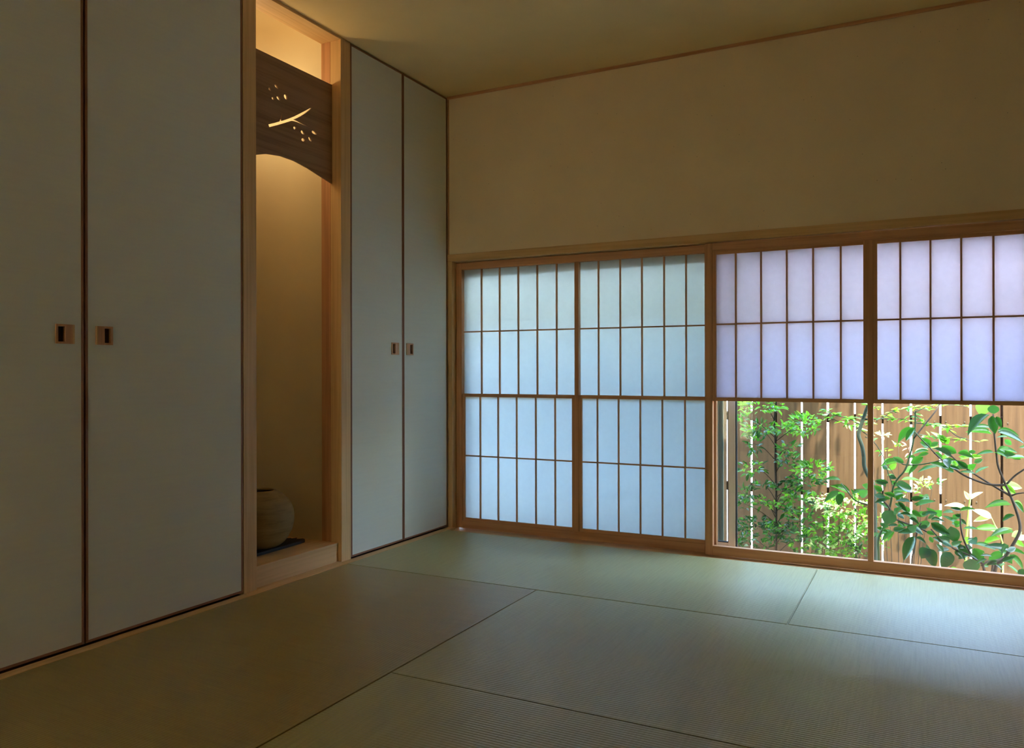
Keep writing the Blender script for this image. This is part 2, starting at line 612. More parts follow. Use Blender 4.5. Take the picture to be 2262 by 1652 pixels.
closet_door(-2.848, -2.1865, -2.280, 0.959, False, 'wide white papered closet door farthest from the alcove, dark pull near its edge')
closet_door(-2.1805, -1.519, -2.1455, 0.959, True, 'wide white papered closet door touching the post left of the alcove')
closet_door(-0.8525, -0.4335, -0.5335, 0.9555, False, 'narrow white papered closet door just right of the alcove post')
closet_door(-0.4295, -0.0075, -0.404, 0.9555, True, 'narrow white papered closet door in the corner by the paper screens')
closet_door(-4.72, -2.8535, -3.00, 0.959, True, 'wide papered closet door nearest the back wall')


# ------------------------------------------------------------------ shoji screens
def shoji(x0, xm, x1, yf, raised, paper, bars_up, bars_lo, label):
    """x0..x1 outer width, xm centre of the mullion, yf room-side face"""
    yb = yf + 0.030
    t = thing('shoji_screen', ((x0 + x1) / 2, yf + .015, -0.012), label, 'paper screen', 'sliding paper screens')
    zb, zt = -0.0065, 1.479
    sw, hm = 0.037, 0.0115
    zr0, zr1 = 0.728, 0.745            # meeting rail height
    head0, bot1 = 1.441, 0.038
    if not raised:
        head0, bot1 = 1.440, 0.036
    for a, b in ((x0, x0 + sw), (x1 - sw, x1)):
        box('stile', ced[2], (a, b, yf, yb, zb, zt), t, 0.0015)
    box('head_rail', ced[0], (x0 + sw, x1 - sw, yf + .0005, yb, head0, zt), t, 0.0015)
    box('bottom_rail', ced[0], (x0 + sw, x1 - sw, yf + .0005, yb, zb, bot1), t, 0.0015)
    box('mullion', ced[2], (xm - hm, xm + hm, yf + .0005, yb, bot1, head0), t, 0.001)
    bays = [(x0 + sw, xm - hm), (xm + hm, x1 - sw)]
    # fixed upper lattice with its paper on the garden side
    fy0, fy1, fp = yf + 0.017, yf + 0.0275, yf + 0.0285
    hw = 0.0036
    for bi, (a, b) in enumerate(bays):
        box('upper_rail', ced[0], (a, b, fy0, yb, zr0 + .001, zr1 + .001), t)
        xs = bars_up[bi]
        for x in xs:
            box('muntin', ced[2], (x - hw, x + hw, fy0, fy1, zr1, head0), t)
        zmid = 1.092
        ed = [a] + list(xs) + [b]
        box('cross_muntin', ced[0], (a, b, fy0 + .002, fy1, zmid - hw, zmid + hw), t)
        for i in range(len(ed) - 1):
            l = ed[i] + (hw if i else 0)
            r = ed[i + 1] - (hw if i < len(ed) - 2 else 0)
            l -= .0034 if i else 0
            r += .0034 if i < len(ed) - 2 else 0
            for q0, q1 in ((zr1 - .004, zmid), (zmid, head0)):
                box('paper_pane', paper, (l, r, fp, fp + .0004, q0, q1), t)
    # sliding lower sash in each bay: lowered, or pushed up over the upper lattice
    sz0, sz1 = (zr0, head0) if raised else (bot1, zr1)
    sy0, sy1, sp = yf + 0.004, yf + 0.0145, yf + 0.0150
    fw = 0.0165
    for bi, (a, b) in enumerate(bays):
        bm = bmesh.new()
        bx(bm, a + .0005, a + fw, sy0, sy1, sz0, sz1)
        bx(bm, b - fw, b - .0005, sy0, sy1, sz0, sz1)
        bx(bm, a + fw, b - fw, sy0, sy1, sz0, sz0 + fw)
        bx(bm, a + fw, b - fw, sy0, sy1, sz1 - fw, sz1)
        s = obj('sash', bm, ced[0], t)
        s.data.materials.append(ced[2])
        for pf in s.data.polygons[:12]:
            pf.material_index = 1
        xs = bars_lo[bi]
        zi0, zi1 = sz0 + fw, sz1 - fw
        zmid = 1.092 if raised else 0.399
        for x in xs:
            box('muntin', ced[2], (x - hw, x + hw, sy0 + .001, sy1, zi0, zi1), s)
        box('cross_muntin', ced[0], (a + fw, b - fw, sy0 + .002, sy1, zmid - hw, zmid + hw), s)
        ed = [a + fw - .003] + list(xs) + [b - fw + .003]
        for i in range(len(ed) - 1):
            for q0, q1 in ((zi0 - .003, zmid), (zmid, zi1 + .003)):
                box('paper_pane', paper, (ed[i], ed[i + 1], sp, sp + .0004, q0, q1), s)
    return t


def xs_of(px, y):
    return [at(q, 830, y).x for q in px]


YL, YR = 0.036, 0.003
xLm = at(1273.4, 830, YL).x
upL = [xs_of([1063.5, 1103.5, 1144.7, 1186.6, 1229.4], YL + .018), xs_of([1322, 1370, 1418, 1467, 1515.5], YL + .018)]
loL = [xs_of([1060.3, 1099.8, 1140.7, 1183, 1225.7], YL + .006), xs_of([1319.2, 1365.8, 1413.9, 1462.6, 1512.8], YL + .006)]
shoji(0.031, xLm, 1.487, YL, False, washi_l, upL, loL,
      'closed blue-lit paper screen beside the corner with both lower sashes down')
xR0 = at(1556.6, 830, YR).x
xRm = at(1922.5, 830, YR).x
r1 = xs_of([1625.3, 1681.2, 1738.2, 1796.4, 1857.4], YR + .005)
r2 = xs_of([1989.1, 2055.8, 2123.9, 2195], YR + .005)
r2.append(r2[-1] + (r2[-1] - r2[0]) / 3)
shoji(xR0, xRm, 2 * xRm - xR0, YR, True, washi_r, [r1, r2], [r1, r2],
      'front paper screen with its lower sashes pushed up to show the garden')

# ------------------------------------------------------------------ aluminium garden window behind the screens
win = thing('window_1', (1.49, 0.10, -0.03), 'beige grey aluminium sliding window behind the paper screens', 'window', None, 'structure')
bm = bmesh.new()
bx(bm, 0.0, 2.96, 0.080, 0.150, 1.425, 1.516)
bx(bm, 0.0, 2.96, 0.119, 0.150, -0.085, -0.035)
bx(bm, 0.0, 0.045, 0.080, 0.150, 0.0, 1.43)
bx(bm, 2.915, 2.96, 0.080, 0.150, 0.0, 1.43)
obj('window_frame', bm, alum, win)
for nm, a, b, y in (('a', 0.045, 1.5655, 0.088), ('b', 1.5265, 2.915, 0.118)):
    bm = bmesh.new()
    zl = -0.010 if nm == 'a' else -0.035
    zg = 0.042 if nm == 'a' else -0.004
    bx(bm, a, a + .034, y, y + .024, zl, 1.425, .001)
    bx(bm, b - .034, b, y, y + .024, zl, 1.425, .001)
    bx(bm, a + .034, b - .034, y, y + .024, zl, zg, .001)
    bx(bm, a + .034, b - .034, y, y + .024, 1.390, 1.425, .001)
    s = obj('window_sash', bm, alum if nm == 'a' else alumg, win)
    box('glass_pane', glassm, (a + .030, b - .030, y + .010, y + .014, zg - .004, 1.395), s)
    bm = bmesh.new()
    for u in (a + .034, b - .0365):
        bx(bm, u, u + .0025, y - .001, y + .018, zg, 1.39)
    bx(bm, a + .034, b - .034, y - .001, y + .018, zg, zg + .0035)
    if nm == 'a':
        bx(bm, b, b + .005, y + .002, y + .026, zl, 1.425)
    obj('gasket', bm, rubber, s)
# insect-screen stile seen through the slit beside the screen
bm = bmesh.new()
for p0, p1, dd in ((1581.5, 1588, 0), (1588, 1591, .006), (1591, 1597, .002)):
    bx(bm, at(p0, 1000, .152).x, at(p1, 1000, .152).x, .152 + dd, .166, -0.03, 1.425)
obj('screen_stile', bm, alumg, win)

# ------------------------------------------------------------------ carved hanging board in the alcove
PXF = -0.052


def vz(px, py):
    d = FWD + (px - CX) / F * RT - (py - CY) / F * UP
    q = CPOS + d * ((PXF - CPOS.x) / d.x)
    return (q.y, q.z)


def zc(x, y):
    return vz(570 + x / 9.176, 160 + y / 9.176)


def carved_board():
    cu = bpy.data.curves.new('carved', 'CURVE')
    cu.dimensions = '2D'
    cu.fill_mode = 'BOTH'
    cu.extrude = 0.0035

    def poly(pts):
        s = cu.splines.new('POLY')
        s.points.add(len(pts) - 1)
        for q, (u, v) in zip(s.points, pts):
            q.co = (u, v, 0, 1)
        s.use_cyclic_u = True
    y0, y1 = -1.4455, -0.9235
    out = [(y0, 2.193), (y1, 2.193), (y1, 1.737)]
    arch = [vz(*c) for c in ((710, 390.5), (680, 371), (650, 355), (620, 344.5), (590, 339.7), (567, 341.5))]
    out += arch + [(y0, 1.737)]
    poly(out)
    lo = [(228, 1108), (400, 1065), (560, 1018), (672, 982), (712, 984), (780, 1001), (860, 1034), (950, 1080), (1040, 1118),
          (950, 1060), (850, 1005), (775, 967), (735, 948), (800, 923), (880, 880), (960, 830), (1030, 775), (1090, 718),
          (1065, 718), (980, 765), (850, 832), (740, 888), (620, 937), (490, 980), (474, 930), (484, 880), (505, 748),
          (468, 880), (455, 930), (440, 992), (330, 1025), (210, 1052)]
    poly([zc(*c) for c in lo][::-1])
    for a, b, wd in (((222, 308), (254, 374), 31), ((343, 243), (404, 330), 36), ((292, 494), (316, 558), 42), ((385, 480), (444, 565), 47),
                     ((545, 441), (580, 550), 62), ((748, 1092), (740, 1156), 54), ((880, 1174), (932, 1256), 58), ((1095, 1185), (1190, 1256), 58),
                     ((908, 1330), (924, 1400), 70), ((1030, 1302), (1080, 1398), 48)):
        a2, b2 = Vector(a), Vector(b)
        ax = (b2 - a2)
        nn = Vector((-ax.y, ax.x)).normalized()
        ring = []
        for i in range(18):
            th = 2 * math.pi * i / 18
            q = (a2 + b2) / 2 + ax * 0.5 * math.cos(th) + nn * wd * 0.5 * math.sin(th) * (1 - 0.25 * math.cos(th))
            ring.append(zc(q.x, q.y))
        poly(ring)
    tmp = bpy.data.objects.new('tmp', cu)
    C.objects.link(tmp)
    dg = bpy.context.evaluated_depsgraph_get()
    me = bpy.data.meshes.new_from_object(tmp.evaluated_get(dg))
    bpy.data.objects.remove(tmp)
    # curve plane (u, v, w) -> world (x = PXF - .008 + w, y = u, z = v)
    me.transform(Matrix(((0, 0, 1, PXF - 0.0035), (1, 0, 0, 0), (0, 1, 0, 0), (0, 0, 0, 1))))
    me.materials.clear()
    me.materials.append(panel_wood)
    o = bpy.data.objects.new('carved_board', me)
    C.objects.link(o)
    return tag(o, 'dark wooden board hung in the alcove with a branch and buds cut out', 'carved panel')


carved_board()

# lamp inside the alcove
lamp = thing('alcove_lamp', (-0.465, -1.185, 2.13), 'small warm bulb lamp on the alcove back wall behind the carved board', 'lamp')
bm = bmesh.new()
bmesh.ops.create_cone(bm, cap_ends=True, segments=20, radius1=0.045, radius2=0.045, depth=0.02,
                      matrix=Matrix.Translation((-0.459, -1.185, 2.13)) @ Matrix.Rotation(math.pi / 2, 4, 'Y'))
bmesh.ops.create_cone(bm, cap_ends=True, segments=16, radius1=0.016, radius2=0.016, depth=0.10,
                      matrix=Matrix.Translation((-0.40, -1.185, 2.13)) @ Matrix.Rotation(math.pi / 2, 4, 'Y'))
obj('lamp_base', bm, simple('lamp_white', (0.7, 0.68, 0.62), 0.5), lamp)
bm = bmesh.new()
bmesh.ops.create_uvsphere(bm, u_segments=18, v_segments=12, radius=0.034, matrix=Matrix.Translation((-0.320, -1.185, 2.13)))
em, n, b = mat('bulb_glow')
b.inputs['Base Color'].default_value = (0.9, 0.8, 0.6, 1)
b.inputs['Emission Color'].default_value = (1.0, 0.82, 0.50, 1)
b.inputs['Emission Strength'].default_value = BULB
obj('bulb', bm, em, lamp, True)

# ------------------------------------------------------------------ jar and its board
jm, n, b = mat('jar_clay')
v = coords(n, (6, 6, 60))
f = noise(n, v, 1.0, 5, 0.7)
v2 = coords(n, (1, 1, 1))
f2 = noise(n, v2, 9.0, 5, 0.6)
mxn = n.nodes.new('ShaderNodeMath')
mxn.operation = 'MULTIPLY_ADD'
mxn.inputs[1].default_value = 0.6
n.links.new(f2, mxn.inputs[0])
n.links.new(f, mxn.inputs[2])
n.links.new(ramp(n, mxn.outputs[0], [(0.45, (0.13, 0.073, 0.020)), (0.75, (0.27, 0.17, 0.050)), (1.05, (0.34, 0.225, 0.075))]), b.inputs['Base Color'])
b.inputs['Roughness'].default_value = 0.7
bump(n, b, f, 0.6, 0.002)
VX, VY = -0.235, -1.190
VZ = 0.098
prof = [(0.0, 0.0), (0.068, 0.0), (0.082, 0.006), (0.105, 0.024), (0.126, 0.054), (0.140, 0.090), (0.145, 0.125), (0.141, 0.163), (0.126, 0.198), (0.103, 0.224), (0.082, 0.239),
        (0.070, 0.245), (0.065, 0.250), (0.060, 0.250), (0.057, 0.245), (0.061, 0.235), (0.10, 0.212), (0.128, 0.17), (0.132, 0.12), (0.115, 0.06), (0.07, 0.02), (0.0, 0.014)]
pv = catmull([Vector((a, b, 0)) for a, b in prof[1:-1]], 3)
prof = [prof[0]] + [(q.x, q.y) for q in pv] + [prof[-1]]
bm = bmesh.new()
N = 56
rings = []
for r, z in prof:
    if r == 0:
        rings.append([bm.verts.new((0, 0, z))])
    else:
        rings.append([bm.verts.new((r * math.cos(2 * math.pi * i / N) * (1 + 0.006 * math.sin(3 * 2 * math.pi * i / N)), r * math.sin(2 * math.pi * i / N), z)) for i in range(N)])
for a, b_ in zip(rings, rings[1:]):
    for i in range(N):
        j = (i + 1) % N
        if len(a) == 1:
            bm.faces.new((a[0], b_[j], b_[i]))
        elif len(b_) == 1:
            bm.faces.new((a[i], a[j], b_[0]))
        else:
            bm.faces.new((a[i], a[j], b_[j], b_[i]))
bmesh.ops.recalc_face_normals(bm, faces=bm.faces)
o = obj('clay_jar', bm, jm, None, True)
o.location = (VX, VY, VZ)
tag(o, 'round ochre clay jar with a narrow mouth on the dark board in the alcove', 'jar')
bm = bmesh.new()
out = [(-0.148, -1.395), (-0.150, -1.30), (-0.153, -1.15), (-0.158, -1.02), (-0.163, -0.985), (-0.176, -0.975)]
rs = random.Random(3)
for i in range(13):
    q = i / 12
    out.append((-0.185 - 0.135 * q + rs.uniform(-.006, .006), -0.985 - 0.05 * q * q + rs.uniform(-.009, .009) + (0.012 if i % 3 == 0 else 0)))
out += [(-0.33, -1.08), (-0.335, -1.2), (-0.33, -1.32), (-0.30, -1.40), (-0.2, -1.405)]
prism(bm, out, 0.0848, 0.0978, 2)
tag(obj('display_board', bm, simple('charred_wood', (0.012, 0.011, 0.010), 0.55, 0.4)), 'thin charred black board with a ragged end under the clay jar', 'board')

# ------------------------------------------------------------------ outside: ground, eave, fence
gm, n, b = mat('soil')
v = coords(n, (1, 1, 1))
n.links.new(ramp(n, noise(n, v, 40.0, 5), [(0.3, (0.34, 0.31, 0.26)), (0.7, (0.55, 0.51, 0.44))]), b.inputs['Base Color'])
b.inputs['Roughness'].default_value = 0.95
GZ = -0.45
o = box('ground', gm, (-3.0, 7.0, 0.121, 1.30, GZ - .1, GZ))  # unseen ground coloured pale so it bounces sunlight into the room
struct(o, 'unseen garden soil between house and fence, made pale to bounce sunlight')
gv, n, b = mat('gravel')
v = coords(n, (1, 1, 1))
n.links.new(ramp(n, noise(n, v, 30.0, 6), [(0.3, (0.5, 0.48, 0.44)), (0.7, (0.75, 0.73, 0.68))]), b.inputs['Base Color'])
b.inputs['Roughness'].default_value = 0.95
struct(box('ground_yard', gv, (-30, 40, 1.301, 70, GZ - .15, GZ - .05)), 'pale sunlit gravel yard beyond the fence')
bm = bmesh.new()
rs = random.Random(11)
for i in range(2600):
    x, y = rs.uniform(-1.0, 6.5), rs.uniform(1.36, 1.75)
    h = rs.uniform(0.08, 0.30)
    a = rs.uniform(0, 6.28)
    dx, dy = math.cos(a) * 0.006, math.sin(a) * 0.006
    lx, ly = rs.uniform(-.06, .06), rs.uniform(-.06, .06)
    z = GZ - .05
    p = [bm.verts.new((x - dx, y - dy, z)), bm.verts.new((x + dx, y + dy, z)), bm.verts.new((x + lx, y + ly, z + h))]
    bm.faces.new(p)
o = obj('yard_grass', bm, lf_pale)
tag(o, 'strip of bright grass glimpsed through gaps behind the fence', 'grass', None, 'stuff')
struct(box('wall_far', simple('added_house_render', (0.78, 0.76, 0.72), 0.9, 0.1), (-14, 24, 13.0, 13.3, GZ - .1, 2.3)), 'white lower wall of a house added across the yard')  # added house, white at the bottom to keep the fence gaps bright
bm = bmesh.new()
bx(bm, -14, 24, 12.9, 13.2, 2.3, 6.6)
bx(bm, -14.4, 24.4, 12.4, 18.0, 6.6, 7.05)
struct(obj('wall_sky_blocker', bm, simple('sky_blocker_dark', (0.045, 0.042, 0.038), 0.8, 0.1)), 'dark upper floor of the added house, blocking low sky')  # added unseen upper floor, dark and tall to block the low sky
bm = bmesh.new()
bx(bm, -1.5, 5.0, 0.121, 0.46, 1.405, 1.46)
bx(bm, -1.5, 5.0, 0.44, 0.46, 1.34, 1.405)
bx(bm, -1.5, 5.0, -4.86, 0.02, 2.72, 2.80)
struct(obj('roof', bm, outm), 'roof slab, and unseen canopy shaped to dim the screen tops, over the garden window')  # unseen canopy and its lip are shaped to darken the screen tops

fm, n, b = mat('fence_timber')
oi = n.nodes.new('ShaderNodeObjectInfo')
v = coords(n, (55, 55, 2.2))
va = n.nodes.new('ShaderNodeVectorMath')
va.operation = 'ADD'
n.links.new(v, va.inputs[0])
sc3 = n.nodes.new('ShaderNodeMath')
sc3.operation = 'MULTIPLY'
sc3.inputs[1].default_value = 90
n.links.new(oi.outputs['Random'], sc3.inputs[0])
n.links.new(sc3.outputs[0], va.inputs[1])
f = noise(n, va.outputs[0], 1.0, 4, 0.6)
c = ramp(n, f, [(0.28, (0.060, 0.033, 0.0145)), (0.5, (0.090, 0.0495, 0.021)), (0.75, (0.109, 0.066, 0.031))])
vk = n.nodes.new('ShaderNodeTexVoronoi')
vk.inputs['Scale'].default_value = 1.0
n.links.new(coords(n, (7.5, 7.5, 2.6)), vk.inputs['Vector'])
k = ramp(n, vk.outputs['Distance'], [(0.03, (0.45, 0.38, 0.33)), (0.10, (1, 1, 1))])
mx = n.nodes.new('ShaderNodeMix')
mx.data_type = 'RGBA'
mx.blend_type = 'MULTIPLY'
mx.inputs['Factor'].default_value = 0.8
n.links.new(c, mx.inputs[6])
n.links.new(k, mx.inputs[7])
n.links.new(mx.outputs[2], b.inputs['Base Color'])
b.inputs['Roughness'].default_value = 0.75
b.inputs['Specular IOR Level'].default_value = 0.2
bump(n, b, f, 0.3, 0.002)

FY = 1.10
fence = thing('board_fence', (2.0, FY, GZ), 'brown upright board fence with bright gaps behind the garden plants', 'fence')
pitch, gap = 0.1427, 0.0105
gx0 = at(1660, 1000, FY).x
rs = random.Random(5)
zt = 0.86
screws = bmesh.new()
for i in range(-12, 26):
    a = gx0 + i * pitch + gap / 2
    b_ = a + pitch - gap
    dy = rs.uniform(-.002, .002)
    bm = bmesh.new()
    bx(bm, a, b_ + rs.uniform(-.002, .001), FY + dy, FY + 0.019 + dy, GZ + .03, zt, 0.0015)
    obj('board', bm, fm, fence)
    for z in (0.595, 0.170):
        for x in (a + .022, b_ - .022):
            bmesh.ops.create_cone(screws, cap_ends=True, segments=6, radius1=0.0035, radius2=0.0035, depth=0.004,
                                  matrix=Matrix.Translation((x, FY + dy - .001, z)) @ Matrix.Rotation(math.pi / 2, 4, 'X'))
o = obj('screw_heads', screws, simple('screw_steel', (0.16, 0.13, 0.10), 0.5, 0.5, 0.5), fence)
o['kind'] = 'stuff'
dk = simple('fence_rail_timber', (0.07, 0.045, 0.03), 0.85, 0.1)
for z in (0.598, 0.170):
    box('rail', dk, (gx0 - 12 * pitch, gx0 + 26 * pitch, FY + .0215, FY + .055, z - .026, z + .026), fence)
for x in (gx0 + pitch + .0, gx0 + 9 * pitch - .007, gx0 - 8 * pitch, gx0 + 18 * pitch):
    box('post', dk, (x - .035, x + .035, FY + .056, FY + .12, GZ - .1, zt - .05), fence)

# ------------------------------------------------------------------ plants
LEAF = {}


def leaf_mesh(key, droop, fold, belly=0.42, wav=0.0):
    bm = bmesh.new()
    S = 7
    rows = []
    for i in range(S + 1):
        t = i / S
        hw = 0.5 * (t ** 0.62) * ((1 - t) ** 0.92) / 0.3605 if 0 < t < 1 else 0.0
        hw = max(hw, 0.012)
        z = -droop * t * t
        e = wav * math.sin(t * 9)
        rows.append([bm.verts.new((-hw, t, z + fold * hw + e)), bm.verts.new((0, t, z)), bm.verts.new((hw, t, z + fold * hw - e))])
    for a, b in zip(rows, rows[1:]):
        for j in range(2):
            bm.faces.new((a[j], a[j + 1], b[j + 1], b[j]))
    for f in bm.faces:
        f.smooth = True
    me = bpy.data.meshes.new('leaf_' + key)
    bm.to_mesh(me)
    bm.free()
    return me


def leaf_of(shape, mt):
    k = (shape, mt.name)
    if k not in LEAF:
        dr, fo, wv = {'flat': (0.05, 0.35, 0.0), 'droop': (0.22, 0.30, 0.012), 'curl': (0.12, 0.55, 0.02)}[shape]
        me = leaf_mesh(shape, dr, fo, wav=wv)
        me.materials.append(mt)
        LEAF[k] = me
    return LEAF[k]


def place_leaf(parent, base, tip, width, normal, mt, shape='flat', acc=None):
    L = tip - base
    ln = L.length
    yv = L / ln
    nz = normal - yv * normal.dot(yv)
    if nz.length < 1e-4:
        nz = Vector((0, 0, 1)).cross(yv)
    nz.normalize()
    xv = yv.cross(nz).normalized()
    M = Matrix.Identity(4)
    for i in range(3):
        M[i][0], M[i][1], M[i][2], M[i][3] = xv[i] * width, yv[i] * ln, nz[i] * ln * 0.8, base[i]
    me = leaf_of(shape, mt)
    if acc is not None:
        acc.append((me, M))
        return None
    o = bpy.data.objects.new('leaf', me)
    link(o, parent)
    o.matrix_basis = M
    return o


def merge(name, acc, parent):
    """join many small leaves into one mesh"""
    vs, fs, ms, mats_ = [], [], [], []
    for me, M in acc:
        k = len(vs)
        vs += [M @ v.co for v in me.vertices]
        mt = me.materials[0]
        if mt not in mats_:
            mats_.append(mt)
        for p in me.polygons:
            fs.append([k + q for q in p.vertices])
            ms.append(mats_.index(mt))
    me = bpy.data.meshes.new(name)
    me.from_pydata(vs, [], fs)
    for mt in mats_:
        me.materials.append(mt)
    me.polygons.foreach_set('material_index', ms)
    o = bpy.data.objects.new(name, me)
    link(o, parent)
    o['kind'] = 'stuff'
    return o


def stem(parent, pts, r0, r1, mt, name='stem', n=7):
    bm = bmesh.new()
    tube(bm, pts, r0, r1, n)
    return obj(name, bm, mt, parent, True)


def c3(x, y, d): return at(1600 + x / 6.855, 880 + y / 6.855, d)
def c4(x, y, d): return at(1600 + x / 6.855, 1060 + y / 6.855, d)
def c5(x, y, d): return at(1920 + x / 6.614, 880 + y / 6.614, d)
def c6(x, y, d): return at(1920 + x / 6.614, 1070 + y / 6.614, d)


rl = random.Random(21)
TONE = {'d': (lf_dark, 0.42), 'm': (lf_mid, 0.62), 'b': (lf_dark, 0.50), 'l': (lf_light, 0.85), 'w': (lf_pale, 0.97)}  # tones carry sun and shade: darker near the house, paler where sunlit


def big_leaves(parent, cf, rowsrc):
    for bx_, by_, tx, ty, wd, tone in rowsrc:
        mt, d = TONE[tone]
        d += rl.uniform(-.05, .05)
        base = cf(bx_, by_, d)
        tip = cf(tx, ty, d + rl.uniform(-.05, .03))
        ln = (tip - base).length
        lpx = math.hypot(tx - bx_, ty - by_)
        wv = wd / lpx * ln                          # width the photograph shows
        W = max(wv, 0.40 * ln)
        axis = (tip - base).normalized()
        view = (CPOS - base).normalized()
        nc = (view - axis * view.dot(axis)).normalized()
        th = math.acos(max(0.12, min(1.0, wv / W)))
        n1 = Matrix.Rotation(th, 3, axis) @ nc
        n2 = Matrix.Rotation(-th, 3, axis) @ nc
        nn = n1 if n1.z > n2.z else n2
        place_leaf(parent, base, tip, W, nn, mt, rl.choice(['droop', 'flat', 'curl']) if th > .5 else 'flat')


# --- big-leaved shrub in two clumps
dogL = thing('broad_leaf_shrub', c6(140, 1130, .60) * 1.0, 'broad-leaved green shrub rising just right of the open screen mullion', 'shrub', 'broad-leaved shrubs by the window')
dogL.location.z = GZ
dogR = thing('broad_leaf_shrub', c6(1830, 1300, .55) * 1.0, 'broad-leaved shrub with forked brown stems and dark drooping leaves, rightmost', 'shrub', 'broad-leaved shrubs by the window')
dogR.location.z = GZ


def low(p):
    return Vector((p.x, p.y, GZ - .02))


S2 = [c6(140, 1130, .6), c6(130, 850, .6), c6(160, 720, .6), c6(220, 600, .6), c6(310, 290, .6), c5(350, 1300, .6), c5(420, 1170, .6),
      c5(520, 1050, .6), c5(590, 850, .62), c5(650, 600, .63), c5(670, 440, .64), c5(675, 220, .64), c5(690, 180, .64)]
stem(dogL, [low(S2[0])] + S2, 0.0062, 0.0034, stem_g, 'stem')
stem(dogL, [low(c6(600, 1200, .55)), c6(620, 1185, .55), c6(660, 960, .55), c6(700, 690, .52), c6(760, 560, .5)], 0.005, 0.003, stem_b)
stem(dogL, [c5(655, 580, .63), c5(830, 360, .66), c5(960, 200, .68), c5(1020, 100, .7), c5(1060, 20, .7)], 0.004, 0.003, stem_b)
stem(dogL, [c6(140, 170, .58), c6(300, 350, .56), c6(340, 480, .53), c6(600, 590, .5), c6(760, 650, .48), c6(840, 690, .46)], 0.005, 0.0035, stem_b)
stem(dogL, [c5(660, 480, .62), c5(770, 600, .6), c5(890, 720, .6), c5(960, 810, .6)], 0.003, 0.003, stem_g, 'twig')
stem(dogL, [c5(460, 930, .62), c5(510, 965, .62), c5(700, 970, .62), c5(900, 940, .62), c5(1060, 900, .62)], 0.003, 0.003, stem_g, 'twig')
stem(dogL, [c5(340, 1260, .6), c5(260, 1040, .62), c5(240, 930, .64)], 0.003, 0.002, stem_g, 'twig')
big_leaves(dogL, c5, [
    (670, 430, 400, 650, 105, 'm'), (668, 432, 530, 620, 85, 'b'), (890, 715, 770, 575, 140, 'm'), (880, 690, 740, 640, 80, 'm'),
    (900, 690, 1015, 640, 75, 'm'), (1110, 660, 900, 480, 70, 'l'), (1100, 655, 1060, 530, 100, 'l'), (1105, 650, 1180, 590, 60, 'l'),
    (510, 940, 345, 855, 85, 'm'), (450, 930, 150, 975, 65, 'm'), (270, 1035, 190, 975, 60, 'm'), (290, 1035, 400, 950, 90, 'l'),
    (870, 770, 610, 785, 50, 'm'), (870, 800, 715, 835, 60, 'm'), (790, 855, 600, 950, 110, 'm'), (720, 970, 570, 1120, 60, 'm'),
    (650, 1000, 520, 1080, 85, 'l'), (990, 1000, 690, 1045, 50, 'm'), (250, 880, 300, 960, 70, 'l'),
    (280, 1230, 75, 1200, 85, 'b'), (250, 1290, 70, 1220, 60, 'm'), (400, 1240, 620, 1300, 110, 'b'), (470, 1190, 745, 1190, 45, 'l'),
    (330, 1200, 420, 1290, 60, 'm'), (300, 1130, 400, 1170, 70, 'b')])
big_leaves(dogL, c6, [
    (190, 100, 65, 15, 95, 'm'), (240, 190, 65, 150, 70, 'b'), (620, 80, 430, 10, 90, 'b'), (400, 170, 210, 120, 80, 'm'),
    (360, 195, 520, 150, 60, 'm'), (540, 110, 300, 95, 45, 'm'), (610, 210, 800, 195, 85, 'b'), (600, 260, 370, 210, 55, 'b'),
    (680, 320, 960, 240, 65, 'm'), (280, 340, 130, 260, 60, 'm'), (340, 380, 235, 580, 190, 'd'), (430, 400, 370, 350, 85, 'd'),
    (420, 420, 510, 500, 60, 'd'), (600, 400, 440, 305, 80, 'm'), (620, 380, 765, 475, 90, 'm'), (980, 450, 840, 340, 85, 'm'),
    (980, 450, 1055, 375, 80, 'm'), (700, 520, 530, 430, 60, 'm'), (770, 440, 900, 390, 60, 'b'), (860, 500, 960, 430, 50, 'm'),
    (890, 560, 640, 640, 110, 'm'), (680, 690, 420, 700, 90, 'b'), (660, 755, 500, 1110, 145, 'd'), (330, 680, 70, 750, 60, 'm'),
    (350, 690, 170, 810, 60, 'm'), (370, 690, 250, 830, 55, 'm'), (500, 650, 370, 650, 55, 'm'), (680, 780, 830, 850, 50, 'b'),
    (830, 690, 990, 730, 70, 'm'), (600, 680, 690, 600, 80, 'd'), (420, 600, 270, 600, 45, 'b'), (900, 520, 1100, 530, 40, 'b'),
    (130, 120, 200, 200, 70, 'b'), (430, 150, 400, 230, 60, 'm'), (560, 640, 640, 580, 70, 'd')])
big_leaves(dogL, c4, [
    (1800, 205, 1495, 325, 80, 'm'), (1760, 205, 1725, 385, 115, 'b'), (1900, 215, 1600, 65, 75, 'm'), (1935, 215, 2190, 130, 60, 'm'),
    (2050, 235, 2185, 165, 90, 'm'), (1760, 240, 1815, 200, 50, 'm'), (2180, 100, 2090, 75, 60, 'm')])
big_leaves(dogL, c3, [(1760, 1240, 1480, 1200, 60, 'm')])
stem(dogL, [c4(2250, 400, .6), c4(2000, 320, .6), c4(1900, 220, .6), c4(1770, 50, .62)], 0.004, 0.003, stem_g, 'twig')

